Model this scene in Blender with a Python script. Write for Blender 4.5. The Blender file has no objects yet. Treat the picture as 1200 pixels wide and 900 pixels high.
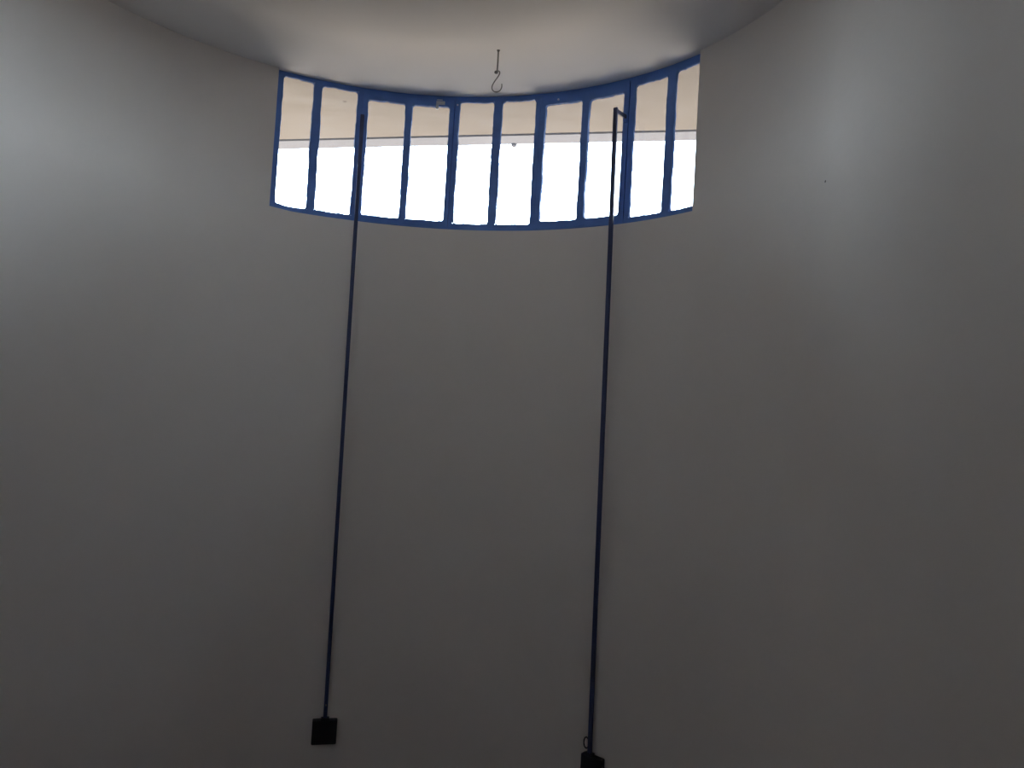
import bpy, bmesh, math, random
from mathutils import Vector, Matrix
random.seed(7)
rad = math.radians
SC = bpy.context.scene
COL = SC.collection

# ------------------------------------------------------------------ layout
F_PX = 900.0                       # focal length for a 1200 px wide frame
PITCH, ROLL = 0.0350130, 0.0593754
EYE = 1.75                         # camera height above the floor
CX, CY, R = -0.3971882, 1.9853323, 1.2146677     # centre and radius of the round end of the room
H = EYE + 1.318                    # ceiling
HB = EYE + 0.745                   # top of the wall below the window
AX = rad(13.0)                     # direction of the room's axis
U = Vector((math.sin(AX), math.cos(AX), 0))
V = Vector((math.cos(AX), -math.sin(AX), 0))
CEN = Vector((CX, CY, 0))
WT = 0.06                          # wall thickness
TH0, TH1 = -30.15, 55.0            # window opening (degrees)
BACK = 2.6                         # straight walls run back this far

def P(th, r, z):
    a = rad(th)
    return Vector((CX + r * math.sin(a), CY + r * math.cos(a), z))
def L(along, across, z):
    p = CEN + U * along + V * across
    return Vector((p.x, p.y, z))

# ------------------------------------------------------------------ helpers
def finish(name, bm, mat, parent=None, smooth=True, angle=30, kind=None):
    bmesh.ops.remove_doubles(bm, verts=bm.verts, dist=1e-6)
    bmesh.ops.recalc_face_normals(bm, faces=bm.faces)
    me = bpy.data.meshes.new(name)
    bm.to_mesh(me); bm.free()
    me.materials.append(mat)
    if smooth:
        for p in me.polygons: p.use_smooth = True
        me.set_sharp_from_angle(angle=rad(angle))
    o = bpy.data.objects.new(name, me)
    COL.objects.link(o)
    if parent:
        o.parent = parent
        o.matrix_parent_inverse = parent.matrix_world.inverted()
    if kind: o['kind'] = kind
    return o

def empty(name, loc, **props):
    o = bpy.data.objects.new(name, None)
    o.empty_display_size = 0.05
    COL.objects.link(o)
    o.location = loc
    o.matrix_world = Matrix.Translation(Vector(loc))
    for k, v in props.items(): o[k] = v
    return o

def hexa(bm, c):
    """closed box from 8 corners: bottom ring 0-3, top ring 4-7"""
    vs = [bm.verts.new(p) for p in c]
    for f in ((0,1,2,3), (7,6,5,4), (0,4,5,1), (1,5,6,2), (2,6,7,3), (3,7,4,0)):
        bm.faces.new([vs[i] for i in f])

def arc_box(bm, t0, t1, r0, r1, z0, z1, step=1.0):
    n = max(1, int(math.ceil(abs(t1 - t0) / step)))
    rings = []
    for i in range(n + 1):
        t = t0 + (t1 - t0) * i / n
        rings.append([bm.verts.new(P(t, r, z)) for r, z in ((r0, z0), (r1, z0), (r1, z1), (r0, z1))])
    for a, b in zip(rings, rings[1:]):
        for k in range(4):
            bm.faces.new((a[k], a[(k+1) % 4], b[(k+1) % 4], b[k]))
    bm.faces.new(rings[0][::-1]); bm.faces.new(rings[-1])

def line_box(bm, a0, a1, c0, c1, z0, z1):
    hexa(bm, [L(a0,c0,z0), L(a1,c0,z0), L(a1,c1,z0), L(a0,c1,z0),
              L(a0,c0,z1), L(a1,c0,z1), L(a1,c1,z1), L(a0,c1,z1)])

def tube(bm, pts, r, seg=10, caps=True):
    rings = []
    prev = None
    for i, p in enumerate(pts):
        p = Vector(p)
        d = (Vector(pts[min(i+1, len(pts)-1)]) - Vector(pts[max(i-1, 0)])).normalized()
        if prev is None:
            a = Vector((0, 0, 1)) if abs(d.z) < .9 else Vector((1, 0, 0))
            n = d.cross(a).normalized()
        else:
            n = (prev - d * prev.dot(d)).normalized()
        prev = n
        b = d.cross(n)
        rr = r[i] if isinstance(r, (list, tuple)) else r
        rings.append([bm.verts.new(p + (n * math.cos(2*math.pi*k/seg) + b * math.sin(2*math.pi*k/seg)) * rr) for k in range(seg)])
    for x, y in zip(rings, rings[1:]):
        for k in range(seg):
            bm.faces.new((x[k], x[(k+1) % seg], y[(k+1) % seg], y[k]))
    if caps:
        bm.faces.new(rings[0][::-1]); bm.faces.new(rings[-1])

def bar(bm, p0, p1, side, w, t, ch=0.0015):
    """rectangular steel bar with chamfered edges; 'side' is the direction its width w runs"""
    p0, p1 = Vector(p0), Vector(p1)
    d = (p1 - p0).normalized()
    s = (Vector(side) - d * d.dot(Vector(side))).normalized()
    n = d.cross(s)
    prof = []
    hw, ht = w/2, t/2
    for sx, sy, o in ((1,1,0), (-1,1,1), (-1,-1,0), (1,-1,1)):
        a, b = (hw*sx, (ht-ch)*sy), ((hw-ch)*sx, ht*sy)
        prof += [a, b] if o == 0 else [b, a]
    r0 = [bm.verts.new(p0 + s*x + n*y) for x, y in prof]
    r1 = [bm.verts.new(p1 + s*x + n*y) for x, y in prof]
    m = len(prof)
    for k in range(m):
        bm.faces.new((r0[k], r0[(k+1) % m], r1[(k+1) % m], r1[k]))
    bm.faces.new(r0[::-1]); bm.faces.new(r1)

SILL = [(-180,.0), (-40,.012), (-30,.013), (-26,.006), (-14,.004), (0,0), (20,-.004), (42,-.005), (56,-.004), (70,0), (180,0)]
def sag(bm):
    """the sill is not quite level: follow its line, fading out towards floor and ceiling"""
    for v in bm.verts:
        t = math.degrees(math.atan2(v.co.x - CX, v.co.y - CY))
        for (a, x), (b, y) in zip(SILL, SILL[1:]):
            if a <= t <= b: w = x + (y - x) * (t - a) / (b - a)
        z = v.co.z
        k = (H - z) / (H - HB) if z >= HB else z / HB
        v.co.z += w * max(0, min(1, k))
    return bm

# ------------------------------------------------------------------ materials
def new_mat(name):
    m = bpy.data.materials.new(name); m.use_nodes = True
    nt = m.node_tree
    return m, nt, nt.nodes['Principled BSDF']
def node(nt, kind, **kw):
    n = nt.nodes.new(kind)
    for k, v in kw.items(): setattr(n, k, v)
    return n
def ramp(nt, stops):
    r = node(nt, 'ShaderNodeValToRGB')
    e = r.color_ramp.elements
    while len(e) < len(stops): e.new(0.5)
    for x, (p, c) in zip(e, stops):
        x.position = p; x.color = (*c, 1)
    return r
def noise(nt, co, scale, detail=4, rough=.55):
    n = node(nt, 'ShaderNodeTexNoise')
    n.inputs['Scale'].default_value = scale; n.inputs['Detail'].default_value = detail
    n.inputs['Roughness'].default_value = rough
    nt.links.new(co, n.inputs['Vector'])
    return n

def plaster(name, base, var, mark=None, uneven=.18):
    m, nt, b = new_mat(name)
    tc = node(nt, 'ShaderNodeTexCoord')
    n1 = noise(nt, tc.outputs['Object'], 2.2, 5)
    rp = ramp(nt, [(.3, [c * (1 - var) for c in base]), (.7, base)])
    nt.links.new(n1.outputs['Fac'], rp.inputs['Fac'])
    col = rp.outputs['Color']
    if mark is not None:                       # small dark hole in the plaster
        d = node(nt, 'ShaderNodeVectorMath', operation='DISTANCE')
        d.inputs[1].default_value = mark
        nt.links.new(tc.outputs['Object'], d.inputs[0])
        lt = node(nt, 'ShaderNodeMapRange'); lt.clamp = True
        lt.inputs['From Min'].default_value = .0022; lt.inputs['From Max'].default_value = .0045
        nt.links.new(d.outputs['Value'], lt.inputs['Value'])
        mx = node(nt, 'ShaderNodeMix', data_type='RGBA')
        mx.inputs['A'].default_value = (.05, .045, .04, 1)
        nt.links.new(lt.outputs['Result'], mx.inputs['Factor'])
        nt.links.new(col, mx.inputs['B'])
        col = mx.outputs['Result']
    nt.links.new(col, b.inputs['Base Color'])
    n2 = noise(nt, tc.outputs['Object'], 70, 4)
    n3 = noise(nt, tc.outputs['Object'], 5, 3)
    b1 = node(nt, 'ShaderNodeBump'); b1.inputs['Strength'].default_value = .10; b1.inputs['Distance'].default_value = .002
    b2 = node(nt, 'ShaderNodeBump'); b2.inputs['Strength'].default_value = uneven; b2.inputs['Distance'].default_value = .012
    nt.links.new(n2.outputs['Fac'], b1.inputs['Height'])
    nt.links.new(n3.outputs['Fac'], b2.inputs['Height'])
    nt.links.new(b2.outputs['Normal'], b1.inputs['Normal'])
    nt.links.new(b1.outputs['Normal'], b.inputs['Normal'])
    b.inputs['Roughness'].default_value = .75
    b.inputs['Specular IOR Level'].default_value = .25
    return m

NAIL = P(86.5, R, EYE + .671)
WALL_C = (.80, .742, .692)
M_WALL = plaster('white_wall_plaster', WALL_C, .05, NAIL)
M_CEIL = plaster('white_ceiling_plaster', (.80, .778, .762), .04, uneven=.05)

def concrete():
    m, nt, b = new_mat('beige_render')
    tc = node(nt, 'ShaderNodeTexCoord')
    mp = node(nt, 'ShaderNodeMapping')
    mp.inputs['Rotation'].default_value = (0, 0, AX)
    mp.inputs['Scale'].default_value = (1.0, 2.6, 1)
    nt.links.new(tc.outputs['Object'], mp.inputs['Vector'])
    n1 = noise(nt, mp.outputs['Vector'], 3.0, 6)
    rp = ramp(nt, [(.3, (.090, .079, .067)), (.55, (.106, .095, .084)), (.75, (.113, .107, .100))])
    nt.links.new(n1.outputs['Fac'], rp.inputs['Fac'])
    d = node(nt, 'ShaderNodeVectorMath', operation='DISTANCE'); d.inputs[1].default_value = SPOT
    nt.links.new(tc.outputs['Object'], d.inputs[0])
    lt = node(nt, 'ShaderNodeMapRange'); lt.clamp = True
    lt.inputs['From Min'].default_value = .006; lt.inputs['From Max'].default_value = .011
    nt.links.new(d.outputs['Value'], lt.inputs['Value'])
    mx = node(nt, 'ShaderNodeMix', data_type='RGBA'); mx.inputs['A'].default_value = (.04, .035, .03, 1)
    nt.links.new(lt.outputs['Result'], mx.inputs['Factor']); nt.links.new(rp.outputs['Color'], mx.inputs['B'])
    nt.links.new(mx.outputs['Result'], b.inputs['Base Color'])
    n2 = noise(nt, tc.outputs['Object'], 40, 4)
    bp = node(nt, 'ShaderNodeBump'); bp.inputs['Strength'].default_value = .2; bp.inputs['Distance'].default_value = .004
    nt.links.new(n2.outputs['Fac'], bp.inputs['Height']); nt.links.new(bp.outputs['Normal'], b.inputs['Normal'])
    b.inputs['Roughness'].default_value = .9
    return m
SPOT = L(1.231, -.708, H)                      # small dark hole in the soffit
M_SOFFIT = concrete()
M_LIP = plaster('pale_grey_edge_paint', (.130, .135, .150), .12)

def paint(name, c0, c1, rough):
    m, nt, b = new_mat(name)
    tc = node(nt, 'ShaderNodeTexCoord')
    n1 = noise(nt, tc.outputs['Object'], 14, 5)
    rp = ramp(nt, [(.35, c0), (.65, c1)])
    nt.links.new(n1.outputs['Fac'], rp.inputs['Fac'])
    nt.links.new(rp.outputs['Color'], b.inputs['Base Color'])
    n2 = noise(nt, tc.outputs['Object'], 120, 3)
    bp = node(nt, 'ShaderNodeBump'); bp.inputs['Strength'].default_value = .25; bp.inputs['Distance'].default_value = .0015
    nt.links.new(n2.outputs['Fac'], bp.inputs['Height']); nt.links.new(bp.outputs['Normal'], b.inputs['Normal'])
    b.inputs['Roughness'].default_value = rough
    return m
M_BLUE = paint('blue_gloss_paint', (.08, .19, .54), (.10, .23, .62), .42)
M_PUTTY = paint('blue_painted_putty', (.085, .19, .50), (.105, .23, .56), .6)
M_ROD = paint('dark_navy_paint', (.026, .036, .11), (.034, .05, .14), .45)
M_BOX = paint('black_painted_steel', (.005, .005, .010), (.008, .008, .014), .5)
M_STEEL = paint('dull_grey_metal', (.16, .15, .14), (.24, .225, .21), .5)
M_LATCH = paint('pale_bare_metal', (.50, .54, .58), (.62, .66, .70), .4)
M_CHIP = paint('pale_chipped_undercoat', (.55, .52, .55), (.65, .62, .64), .7)

def glass():
    m = bpy.data.materials.new('window_glass'); m.use_nodes = True
    nt = m.node_tree; nt.nodes.clear()
    out = node(nt, 'ShaderNodeOutputMaterial')
    tr = node(nt, 'ShaderNodeBsdfTransparent'); tr.inputs['Color'].default_value = (.955, .97, .975, 1)
    gl = node(nt, 'ShaderNodeBsdfGlossy'); gl.inputs['Roughness'].default_value = .03
    fr = node(nt, 'ShaderNodeFresnel'); fr.inputs['IOR'].default_value = 1.3
    mx = node(nt, 'ShaderNodeMixShader')
    nt.links.new(fr.outputs['Fac'], mx.inputs['Fac'])
    nt.links.new(tr.outputs['BSDF'], mx.inputs[1]); nt.links.new(gl.outputs['BSDF'], mx.inputs[2])
    nt.links.new(mx.outputs['Shader'], out.inputs['Surface'])
    return m
M_GLASS = glass()

def tiles():
    m, nt, b = new_mat('terracotta_floor_tiles')
    tc = node(nt, 'ShaderNodeTexCoord')
    mp = node(nt, 'ShaderNodeMapping'); mp.inputs['Rotation'].default_value = (0, 0, AX)
    nt.links.new(tc.outputs['Object'], mp.inputs['Vector'])
    br = node(nt, 'ShaderNodeTexBrick'); br.offset = 0
    br.inputs['Scale'].default_value = 1.0
    br.inputs['Brick Width'].default_value = .30; br.inputs['Row Height'].default_value = .30
    br.inputs['Mortar Size'].default_value = .004
    br.inputs['Color1'].default_value = (.075, .042, .030, 1); br.inputs['Color2'].default_value = (.085, .050, .035, 1)
    br.inputs['Mortar'].default_value = (.08, .07, .06, 1)
    nt.links.new(mp.outputs['Vector'], br.inputs['Vector'])
    nt.links.new(br.outputs['Color'], b.inputs['Base Color'])
    b.inputs['Roughness'].default_value = .55
    return m
M_FLOOR = tiles()

# ------------------------------------------------------------------ room shell
# round end wall with the window opening cut through it
A0, A1 = -90 + 13.0, 76 + 13.0
ths = [A0 + (TH0 - A0) * i / 48 for i in range(48)] + [TH0 + (TH1 - TH0) * i / 88 for i in range(88)] \
    + [TH1 + (A1 - TH1) * i / 49 for i in range(50)]
zs = [0.0, .6, 1.2, 1.8, HB, H]
bm = bmesh.new()
cache = {}
def gv(i, j, k):
    key = (i, j, k)
    if key not in cache: cache[key] = bm.verts.new(P(ths[i], R + WT * j, zs[k]))
    return cache[key]
def solid(i, k):
    if i < 0 or i >= len(ths) - 1 or k < 0 or k >= len(zs) - 1: return False
    mid = (ths[i] + ths[i+1]) / 2
    return not (k == len(zs) - 2 and TH0 < mid < TH1)
for i in range(len(ths) - 1):
    for k in range(len(zs) - 1):
        if not solid(i, k): continue
        for j in (0, 1):
            bm.faces.new((gv(i,j,k), gv(i+1,j,k), gv(i+1,j,k+1), gv(i,j,k+1)))
        if not solid(i-1, k): bm.faces.new((gv(i,0,k), gv(i,1,k), gv(i,1,k+1), gv(i,0,k+1)))
        if not solid(i+1, k): bm.faces.new((gv(i+1,0,k), gv(i+1,1,k), gv(i+1,1,k+1), gv(i+1,0,k+1)))
        if not solid(i, k-1): bm.faces.new((gv(i,0,k), gv(i,1,k), gv(i+1,1,k), gv(i+1,0,k)))
        if not solid(i, k+1): bm.faces.new((gv(i,0,k+1), gv(i,1,k+1), gv(i+1,1,k+1), gv(i+1,0,k+1)))
finish('wall_back', sag(bm), M_WALL, kind='structure')

bm = bmesh.new(); line_box(bm, -BACK, 0, -R - WT, -R, 0, H); finish('wall_left', bm, M_WALL, kind='structure')
# right wall: straight on from the round end it swings gently outwards, then runs back
def right_path():
    p = [R * math.sin(rad(14)), R * math.cos(rad(14))]
    pts = [tuple(p)]
    for i in range(40):
        ang = rad(14 + (FLARE - 14) * min(1, (i + .5) / 22)) if i < 28 else rad(FLARE) * max(0, 1 - (i - 27) / 10)
        p = [p[0] - math.cos(ang) * .02, p[1] + math.sin(ang) * .02]
        pts.append(tuple(p))
    return pts
FLARE = 48
RP = right_path(); WR = RP[-1][1]
bm = bmesh.new()
secs = []
for i, (a, c) in enumerate(RP):
    a0, c0 = RP[max(i-1, 0)]; a1, c1 = RP[min(i+1, len(RP)-1)]
    ln = math.hypot(a1-a0, c1-c0); nx, ny = -(c1-c0)/ln, (a1-a0)/ln
    if i == 0: nx, ny = -math.sin(rad(14)), -math.cos(rad(14))
    secs.append([bm.verts.new(L(a - nx*k*WT, c - ny*k*WT, z)) for k, z in ((0,0), (1,0), (1,H), (0,H))])
for x, y in zip(secs, secs[1:]):
    for k in range(4): bm.faces.new((x[k], x[(k+1)%4], y[(k+1)%4], y[k]))
bm.faces.new(secs[0]); bm.faces.new(secs[-1][::-1])
RA = RP[-1][0]; W3A, W3B = -1.40, -1.14        # small high opening for the added fill window, behind the photographer's right shoulder
for a0, a1, z0, z1 in ((-BACK, W3A, 0, H), (W3B, RA, 0, H), (W3A, W3B, 0, HB), (W3A, W3B, H-.03, H)):
    line_box(bm, a0, a1, WR, WR + WT, z0, z1)
finish('wall_right', bm, M_WALL, kind='structure')
WA, WB = -.95, -.70                            # gap behind the photographer's left shoulder for the other added daylight window
bm = bmesh.new()
for c0, c1, z0, z1 in ((-R - WT, WA, 0, H), (WB, WR + WT, 0, H), (WA, WB, 0, HB), (WA, WB, H-.03, H)):
    line_box(bm, -BACK - WT, -BACK, c0, c1, z0, z1)
finish('wall_front', bm, M_WALL, kind='structure')

def room_slab(z0, z1, rr, back, n=120):
    bm = bmesh.new()
    pts = [(-back, -rr), (-back, WR + WT), (-.35, WR + WT)]
    pts += [(rr * math.sin(math.pi * i / n), rr * math.cos(math.pi * i / n)) for i in range(n + 1)]
    lo = [bm.verts.new(L(a, c, z0)) for a, c in pts]
    hi = [bm.verts.new(L(a, c, z1)) for a, c in pts]
    bm.faces.new(lo[::-1]); bm.faces.new(hi)
    m = len(pts)
    for k in range(m):
        bm.faces.new((lo[k], lo[(k+1) % m], hi[(k+1) % m], hi[k]))
    return bm
RC = R + .034                       # the plaster of the ceiling ends over the window frame
finish('ceiling', room_slab(H, H + .16, RC, BACK + WT), M_CEIL, kind='structure')
finish('floor', room_slab(-.12, 0, R + WT, BACK + WT), M_FLOOR, kind='structure')

# roof overhang outside the window: soffit with a drip groove near its straight edge
EDGE, G0, G1 = 1.805, 1.664, 1.690
bm = bmesh.new()
n = 100
SW = 3.2
inn = [(RC * math.cos(rad(-85 + 170 * i / n)), RC * math.sin(rad(-85 + 170 * i / n))) for i in range(n + 1)]
outr = []
for a, c in inn:
    t = math.atan2(c, a)
    s = SW / abs(math.sin(t)) if abs(math.sin(t)) * G0 > SW * abs(math.cos(t)) else G0 / math.cos(t)
    outr.append((s * math.cos(t), s * math.sin(t)))
Z0, Z1 = H, H + .16
rows = [[bm.verts.new(L(a, c, z)) for a, c in lst] for lst, z in ((inn, Z0), (outr, Z0), (outr, Z1), (inn, Z1))]
for k in range(n):
    for x in range(4):
        A, Bq = rows[x], rows[(x+1) % 4]
        bm.faces.new((A[k], A[k+1], Bq[k+1], Bq[k]))
bm.faces.new([rw[0] for rw in rows]); bm.faces.new([rw[-1] for rw in rows][::-1])
# groove roof + lip at the edge, slightly uneven
m = 60
prof = [(G0, Z0 + .013), (G1, Z0 + .013), (G1, Z0), (EDGE, Z0), (EDGE, Z1), (G0, Z1)]
secs = []
for i in range(m + 1):
    c = -SW + 2 * SW * i / m
    j = random.uniform(-.004, .004)
    secs.append([bm.verts.new(L(a + (j if a == EDGE else j*.4 if a == G1 else 0), c, z)) for a, z in prof])
for x, y in zip(secs, secs[1:]):
    for k in range(len(prof)):
        q = (k+1) % len(prof)
        bm.faces.new((x[k], x[q], y[q], y[k]))
bm.faces.new(secs[0]); bm.faces.new(secs[-1][::-1])
bmesh.ops.create_icosphere(bm, subdivisions=2, radius=.014, matrix=Matrix.Translation(L(EDGE - .004, -.07, H - .004)))
so = finish('trim_1', bm, M_SOFFIT, smooth=False, kind='structure')
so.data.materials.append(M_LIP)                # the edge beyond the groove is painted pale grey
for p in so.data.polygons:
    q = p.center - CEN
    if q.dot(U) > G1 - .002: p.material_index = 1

# ------------------------------------------------------------------ window
E0 = R + .020                      # inner face of the frame
HT = H - .0005
win = empty('window_1', P(12.4, E0, HB), kind='structure')
def part(name, bm, mat, parent=win, **k):
    if parent is win or parent.name.startswith('sash'): sag(bm)
    return finish(name, bm, mat, parent, **k)

# edges of the ten lites (degrees), their head and sill allowances (metres)
LITES = [(-28.95,-23.35), (-21.70,-15.02), (-12.88,-5.72), (-4.32,2.98), (5.02,11.72),
         (13.48,20.22), (22.38,29.85), (31.38,38.50), (40.78,47.42), (49.30,54.2)]
TOPS = [.018,.022,.047,.048,.025,.023,.052,.054,.037,.031]
BOTS = [.019,.023,.031,.033,.027,.027,.036,.037,.023,.021]
def mid(i): return (LITES[i][1] + LITES[i+1][0]) / 2
D1, D2 = E0, E0 + .007             # flange
W1 = E0 + .017                     # web behind the glass
def tbar(bm, t0, t1, z0, z1, r0=D1, r1=D2, web=True):
    arc_box(bm, t0, t1, r0, r1, z0, z1)
    if web:
        c = (t0 + t1) / 2
        arc_box(bm, c - .13, c + .13, r1, W1, z0, z1)

# outer frame
LITES = [(a + .04, b - .04) for a, b in LITES]
BOTS = [b + .006 for b in BOTS]
SASH = (2, 3, 6, 7)
bm = bmesh.new()
edges = [TH0] + [mid(i) for i in range(9)] + [TH1]
for i in range(10):
    arc_box(bm, edges[i], edges[i+1], D1, D2 + .004, HT - (.016 if i in SASH else TOPS[i] - .003), HT)
    arc_box(bm, edges[i], edges[i+1], D1, D2 + .004, HB - .001, HB + (.012 if i in SASH else BOTS[i] - .003))
arc_box(bm, TH0, LITES[0][0] - .1, D1, D2 + .004, HB + .01, HT - .01)
arc_box(bm, LITES[9][1] + .05, TH1, D1, D2 + .004, HB + .01, HT - .01)
part('frame', bm, M_BLUE)
zl, zh = HB + .012, HT - .012
sh = .045                           # half of the paint line between sash and mullion
# fixed bars
for t0, t1 in ((-23.2,-21.85), (11.9,13.3), (47.6,49.1)):
    bm = bmesh.new(); tbar(bm, t0, t1, zl, zh); part('glazing_bar', bm, M_BLUE)
for t0, t1 in ((-14.85, mid(1)-sh), (mid(3)+sh, 4.85), (20.4, mid(5)-sh), (mid(7)+sh, 40.6)):
    bm = bmesh.new(); arc_box(bm, t0, t1, D1, D2 + .006, zl, zh)
    arc_box(bm, *((t0 + .1, t1 + .8) if t1 in (mid(1)-sh, mid(5)-sh) else (t0 - .8, t1 - .1)), D2 + .005, W1, zl, zh)   # rebate the sash shuts against
    part('mullion', bm, M_BLUE)

def wobble_ring(i, r0, r1, amp=.0022):
    """painted putty bead round one lite: uneven, rounded inner edge"""
    t0, t1 = LITES[i]
    kx = math.pi / 180 * R
    x0, x1 = t0 * kx, t1 * kx
    z0, z1 = HB + BOTS[i], HT - TOPS[i]
    out, inn = [], []
    r_low, r_high = random.uniform(.002, .006), random.uniform(.005, .011)
    def walk(a, b, nn, nrm):
        ph = [random.uniform(0, 6.28) for _ in range(3)]
        fr = [random.uniform(2, 4), random.uniform(5, 9), random.uniform(11, 17)]
        for k in range(nn):
            t = k / nn
            p = (a[0] + (b[0]-a[0])*t, a[1] + (b[1]-a[1])*t)
            w = sum(math.sin(f * t * 3 + q) * g for f, q, g in zip(fr, ph, (.5, .35, .3))) * amp + random.uniform(-.3, .3) * amp
            ln = math.hypot(b[0]-a[0], b[1]-a[1])
            dd = min(t, 1-t) * ln
            rc = r_high if p[1] > (z0 + z1) / 2 else r_low
            rnd = 0 if dd > rc else rc - math.sqrt(max(0, rc*rc - (rc-dd)**2))
            w += rnd
            inn.append((p[0] + nrm[0]*w, p[1] + nrm[1]*w))
            out.append((p[0] - nrm[0]*.0055, p[1] - nrm[1]*.0055))
    walk((x0,z0), (x1,z0), 26, (0,1))
    walk((x1,z0), (x1,z1), 70, (-1,0))
    walk((x1,z1), (x0,z1), 26, (0,-1))
    walk((x0,z1), (x0,z0), 70, (1,0))
    bm = bmesh.new()
    def ring(lst, r): return [bm.verts.new(P(x / kx, r, z)) for x, z in lst]
    ib, ob = ring(inn, r1), ring(out, r1)
    mid_ = [((a[0]*.65+b[0]*.35), (a[1]*.65+b[1]*.35)) for a, b in zip(inn, out)]
    it, ot = ring(mid_, r0), ring(out, r0)
    m = len(inn)
    for k in range(m):
        q = (k+1) % m
        for A, Bq in ((ib, it), (it, ot), (ot, ob), (ob, ib)):
            bm.faces.new((A[k], A[q], Bq[q], Bq[k]))
    return bm

def pane_bm(i):
    bm = bmesh.new()
    arc_box(bm, LITES[i][0] - .2, LITES[i][1] + .2, E0 + .0075, E0 + .0105, HB + BOTS[i] - .004, HT - TOPS[i] + .004)
    return bm

# two opening sashes with heavier rails
for k, (a, b) in enumerate(((2, 3), (6, 7))):
    t0, t1 = mid(a-1) + sh, mid(b) - sh
    rs0, rs1 = E0 - .004, D2
    bm = bmesh.new()
    arc_box(bm, t0, t1, rs0, rs1, HT - max(TOPS[a], TOPS[b]) + .004, HT - .014)
    arc_box(bm, t0, t1, rs0, rs1, HB + .009, HB + BOTS[a] - .003)
    arc_box(bm, t0, LITES[a][0] - .1, rs0, rs1, HB + .02, HT - .04)
    arc_box(bm, LITES[b][1] + .1, t1, rs0, rs1, HB + .02, HT - .04)
    sash = part('sash', bm, M_BLUE)
    bm = bmesh.new(); tbar(bm, LITES[a][1] + .12, LITES[b][0] - .12, HB + .026, HT - .042, rs0, rs1); part('glazing_bar', bm, M_BLUE, sash)
    for i in (a, b):
        part('pane', pane_bm(i), M_GLASS, sash)
        part('putty_bead', wobble_ring(i, rs0 + .0005, E0 + .0075), M_PUTTY, sash)
    if k == 0:       # pale metal catch on the head rail of the left sash
        bm = bmesh.new()
        arc_box(bm, .30, 2.0, rs0 - .006, rs0, HT - .040, HT - .026)
        arc_box(bm, .30, .75, rs0 - .010, rs0 + .002, HT - .060, HT - .038)
        arc_box(bm, .40, 1.5, rs0 - .004, rs0, HT - .021, HT - .018)
        part('catch', bm, M_LATCH, sash); 
        sash.children[-1]['label'] = 'pale metal catch'
    else:            # pale screw head on the head rail of the right sash
        bm = bmesh.new()
        c = P(24.9, rs0 - .0005, HT - .034)
        nrm = (P(24.9, 0, 0) - P(24.9, 1, 0)).normalized()
        tube(bm, [c + nrm * -.001, c + nrm * .002, c + nrm * .0028], [.0042, .0042, .0025], 12)
        part('screw_head', bm, M_CHIP, sash)
for i in (0, 1, 4, 5, 8, 9):
    part('pane', pane_bm(i), M_GLASS)
    part('putty_bead', wobble_ring(i, E0 + .0005, E0 + .0075), M_PUTTY)
bm = bmesh.new(); c = P(4.5, D1, HT - .036); nrm = (P(4.5, 0, 0) - P(4.5, 1, 0)).normalized()
tube(bm, [c - nrm*.001, c + nrm * .002, c + nrm * .0028], [.004, .004, .002], 12)
part('screw_head', bm, M_CHIP)

# small unseen window, added high in the front wall for fill daylight
fill_win_front = empty('fill_window_front', L(-BACK - .05, (WA+WB)/2, HB), kind='structure')
bm = bmesh.new()
z0, z1, fw = HB, H - .03, .02
for c0, c1, za, zb in ((WA, WA+fw, z0, z1), (WB-fw, WB, z0, z1), (WA+fw, WB-fw, z0, z0+fw), (WA+fw, WB-fw, z1-fw, z1)):
    line_box(bm, -BACK - .05, -BACK - .01, c0, c1, za, zb)
part('frame', bm, M_BLUE, fill_win_front)
bm = bmesh.new(); line_box(bm, -BACK - .032, -BACK - .028, WA+fw, WB-fw, z0+fw, z1-fw)
part('pane', bm, M_GLASS, fill_win_front)

# and its unseen twin in the right wall, added to brighten the room
fill_win_right = empty('fill_window_right', L((W3A+W3B)/2, WR + .05, HB), kind='structure')
bm = bmesh.new()
for a0, a1, za, zb in ((W3A, W3A+fw, z0, z1), (W3B-fw, W3B, z0, z1), (W3A+fw, W3B-fw, z0, z0+fw), (W3A+fw, W3B-fw, z1-fw, z1)):
    line_box(bm, a0, a1, WR + .01, WR + .05, za, zb)
part('frame', bm, M_BLUE, fill_win_right)
bm = bmesh.new(); line_box(bm, W3A+fw, W3B-fw, WR + .028, WR + .032, z0+fw, z1-fw)
part('pane', bm, M_GLASS, fill_win_right)

# unseen dark timber double door, added in the front wall to cut bounced light
d1 = empty('added_dark_door', L(-BACK, .35, 0), kind='structure')
M_WOOD = paint('dark_brown_timber', (.045, .022, .012), (.065, .033, .018), .5)
DA, DB = -.55, 1.25
bm = bmesh.new()
for c0, c1, za, zb in ((DA-.09, DA, 0, 2.24), (DB, DB+.09, 0, 2.24), (DA, DB, 2.15, 2.24)):
    line_box(bm, -BACK, -BACK + .03, c0, c1, za, zb)
part('door_frame', bm, M_WOOD, d1)
mdl = (DA + DB) / 2
for c0, c1 in ((DA + .003, mdl - .002), (mdl + .002, DB - .003)):
    bm = bmesh.new()
    line_box(bm, -BACK, -BACK + .012, c0, c1, .01, 2.147)
    for a, b, za, zb in ((c0, c0+.11, .01, 2.147), (c1-.11, c1, .01, 2.147), (c0+.11, c1-.11, .01, .22), (c0+.11, c1-.11, .95, 1.08), (c0+.11, c1-.11, 2.03, 2.147)):
        line_box(bm, -BACK + .012, -BACK + .026, a, b, za, zb)
    part('door_leaf', bm, M_WOOD, d1)
bm = bmesh.new()
tube(bm, [L(-BACK + .026, mdl + .06, 1.02), L(-BACK + .07, mdl + .06, 1.02), L(-BACK + .072, mdl + .17, 1.02)], .009, 10)
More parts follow.
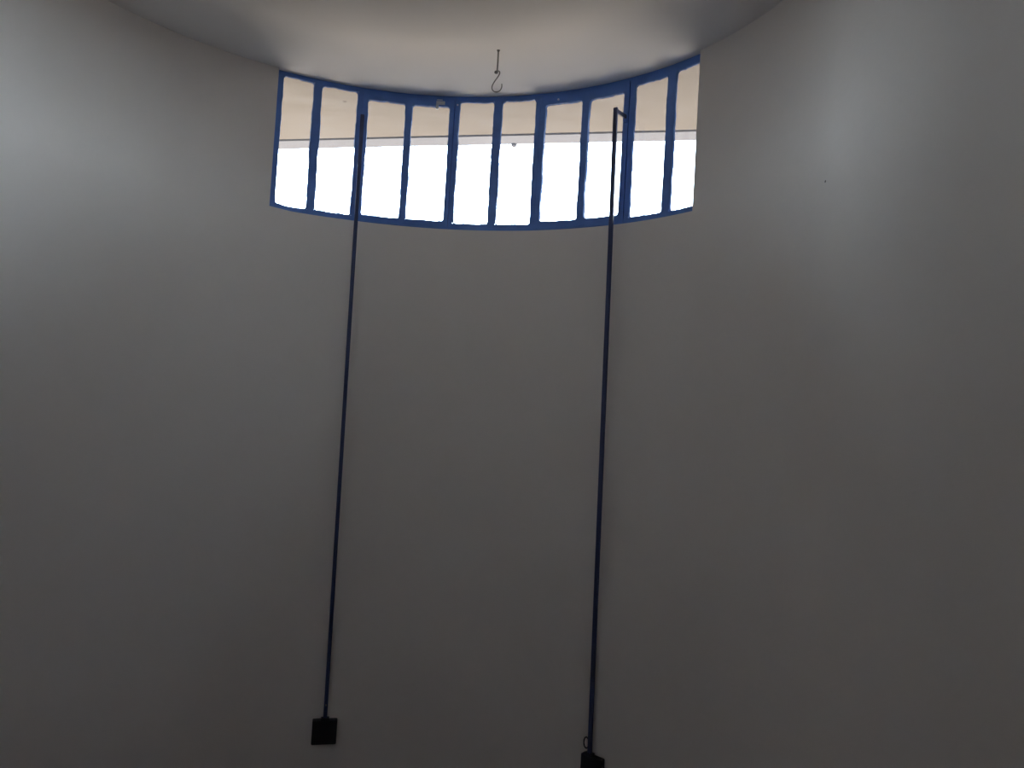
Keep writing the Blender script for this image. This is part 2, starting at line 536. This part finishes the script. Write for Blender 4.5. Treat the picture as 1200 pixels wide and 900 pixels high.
part('door_handle', bm, M_STEEL, d1)

# ------------------------------------------------------------------ opening rods
def opener(th_top, th_bot, s_top, z_arm, z_box, w, label, ring_side, off=0.0):
    inward = (P(th_top, 0, 0) - P(th_top, 1, 0)).normalized()
    tang = Vector((math.cos(rad(th_top)), -math.sin(rad(th_top)), 0))
    root = empty('window_opening_rod', P(th_bot, R, z_box), label=label, category='opening rod', group='window opening rods')
    hb = .048
    top = P(th_top, R - s_top, z_arm)
    bot = P(th_bot, R - .014, z_box + hb - .004)
    bm = bmesh.new(); bar(bm, top + Vector((0, 0, w/2)), bot, tang, w, w * .72, .003); part('rod', bm, M_ROD, root)
    bm = bmesh.new()
    st = P(th_top, E0 - .004, z_arm)
    bar(bm, st, top - inward * (w * .2), Vector((0, 0, 1)), w * .85, w * .5, .0015)
    part('arm', bm, M_ROD, root)
    bm = bmesh.new()                # flange where the arm is bolted to the sash stile
    bar(bm, st - Vector((0,0,.022)) + inward*.002, st + Vector((0,0,.022)) + inward*.002, tang, .020, .004, .001)
    part('flange', bm, M_BLUE, root)
    # steel box on the wall that takes the foot of the rod
    tb = Vector((math.cos(rad(th_bot)), -math.sin(rad(th_bot)), 0))
    ib = (P(th_bot, 0, 0) - P(th_bot, 1, 0)).normalized()
    c = P(th_bot, R, z_box) + tb * off
    bm = bmesh.new()
    bw = .049 if off == 0 else .045
    hexa(bm, [c + tb*x*bw + ib*y + Vector((0,0,z*hb)) for z in (-1, 1) for x, y in ((-1,-.003), (1,-.003), (1,.026), (-1,.026))])
    bmesh.ops.bevel(bm, geom=bm.edges[:], offset=.002, segments=2, affect='EDGES')
    box = part('wall_box', bm, M_BOX, root)
    bm = bmesh.new()                # raised collar on the lid
    hexa(bm, [P(th_bot, R - .014, z_box + hb + zz) + tb*x*.016 + ib*y*.010 for zz in (-.001, .008) for x, y in ((-1,-1), (1,-1), (1,1), (-1,1))])
    part('collar', bm, M_BOX, box)
    if ring_side:                   # wire ring beside the rod
        bm = bmesh.new()
        cc = P(th_bot, R - .016, z_box + hb + .040) - tb * .016
        tube(bm, [cc + tb*math.cos(a)*.011 + Vector((0,0,math.sin(a)*.020)) for a in [2*math.pi*q/28 for q in range(29)]], .0027, 8, False)
        part('ring', bm, M_BOX, root)
    else:                           # worn bright pin through the rod
        bm = bmesh.new()
        cc = P(th_bot, R - .014, z_box + hb + .060)
        tube(bm, [cc - ib*.003, cc + ib*.008, cc + ib*.009], [.0038, .0038, .002], 12)
        o = part('pin', bm, M_STEEL, root); o['label'] = 'worn grey pin'
    return root
opener(-14.0, -13.35, .062, EYE + 1.165, EYE - 1.338, .0155,
       'dark blue steel rod running from the left window sash down to a black wall box', False)
opener(39.2, 39.75, .062, EYE + 1.163, EYE - 1.309, .0175,
       'dark blue steel rod on the right window sash, bent arm against the panes', True, .014)

# ------------------------------------------------------------------ ceiling hook
hk = Vector((-.1225, 2.775, H))
hook = empty('ceiling_hook', hk, label='small grey metal hook hanging from the white ceiling in front of the window', category='hook')
rt, up = Vector((1, -.05, 0)).normalized(), Vector((0, 0, 1))
K = .00309                          # metres per photograph pixel at the hook
def hp(x, y, dz=0): return hk + rt * (x * K) - up * (y * K) + Vector((0, dz, 0))
bm = bmesh.new()
pts = [hp(0, -1.2), hp(0, 0), hp(.1, 6), hp(.2, 14), hp(.1, 22), hp(0, 25.0)]
tube(bm, pts, [.0034, .0031, .0029, .0029, .0029, .0029], 10)
tube(bm, [hp(.05, -.4), hp(.05, .4), hp(.05, 1.6)], [.0062, .0058, .0038], 16)
part('shank', bm, M_STEEL, hook)
bm = bmesh.new()                    # closed eye at the foot of the shank
ec = hp(-.9, 26.6)
ed = Vector((.25, -1, 0)).normalized()
tube(bm, [ec + rt*math.cos(a)*.0048 + up*math.sin(a)*.0042 for a in [2*math.pi*q/20 for q in range(21)]], .0026, 8, False)
part('eye', bm, M_STEEL, hook)
raw = [(-2.8,26.9), (-2.0,27.6), (-.6,27.0), (.8,25.6), (2.2,25.6), (3.2,27.0), (3.0,29.2), (1.7,32.0), (-.4,35.4), (-2.6,39.0),
       (-4.3,42.4), (-4.9,45.2), (-4.4,47.8), (-2.6,49.9), (.2,50.7), (3.2,50.0), (5.4,48.0), (6.5,45.2), (6.6,42.4), (6.2,40.6)]
def crom(p, n=5):
    out = []
    for i in range(len(p) - 1):
        a, b, c, d = p[max(i-1, 0)], p[i], p[i+1], p[min(i+2, len(p)-1)]
        for k in range(n):
            t = k / n
            out.append(tuple(.5 * (2*b[j] + (c[j]-a[j])*t + (2*a[j]-5*b[j]+4*c[j]-d[j])*t*t + (-a[j]+3*b[j]-3*c[j]+d[j])*t**3) for j in (0, 1)))
    out.append(p[-1])
    return out
cur = crom(raw)
bm = bmesh.new()
tube(bm, [hp(x, y, -.003) for x, y in cur], [.0021] * (len(cur) - 3) + [.0019, .0016, .0010], 10)
part('wire_hook', bm, M_STEEL, hook)

# ------------------------------------------------------------------ light
w = bpy.data.worlds.new('sky'); SC.world = w; w.use_nodes = True
nt = w.node_tree
bg = nt.nodes['Background']
tc = node(nt, 'ShaderNodeTexCoord')
sp = node(nt, 'ShaderNodeSeparateXYZ'); nt.links.new(tc.outputs['Generated'], sp.inputs['Vector'])
mr = node(nt, 'ShaderNodeMapRange'); mr.inputs['From Min'].default_value = -1; mr.inputs['From Max'].default_value = 1
nt.links.new(sp.outputs['Z'], mr.inputs['Value'])
rp = ramp(nt, [(0, (.62, .54, .475)), (.08, (.34, .296, .258)), (.18, (.175, .152, .130)), (.34, (.050, .043, .036)), (.485, (.030, .027, .021)), (.512, (.88, .99, 1.10)), (.60, (.66, .77, .88)), (.72, (.36, .45, .56)), (1, (.26, .36, .50))])
nt.links.new(mr.outputs['Result'], rp.inputs['Fac'])
nt.links.new(rp.outputs['Color'], bg.inputs['Color'])
bg.inputs['Strength'].default_value = 20.0

# ------------------------------------------------------------------ camera
cam = bpy.data.cameras.new('camera')
cam.sensor_width = 36; cam.lens = F_PX / 1200 * 36; cam.clip_start = .01
co = bpy.data.objects.new('camera', cam); COL.objects.link(co)
c, s, cp, sp_ = math.cos(ROLL), math.sin(ROLL), math.cos(PITCH), math.sin(PITCH)
right = Vector((c, -s*sp_, s*cp)); upv = Vector((-s, -c*sp_, c*cp)); fwd = Vector((0, cp, sp_))
mw = Matrix((right, upv, -fwd)).transposed().to_4x4()
mw.translation = (0, 0, EYE)
co.matrix_world = mw
SC.camera = co

SC.cycles.max_bounces = 16; SC.cycles.diffuse_bounces = 12; SC.cycles.transparent_max_bounces = 16
SC.cycles.use_denoising = True
SC.cycles.sample_clamp_indirect = 0
vs = SC.view_settings
vs.view_transform = 'Standard'; vs.look = 'None'; vs.gamma = 1; vs.use_curve_mapping = False
vs.exposure = 0.08
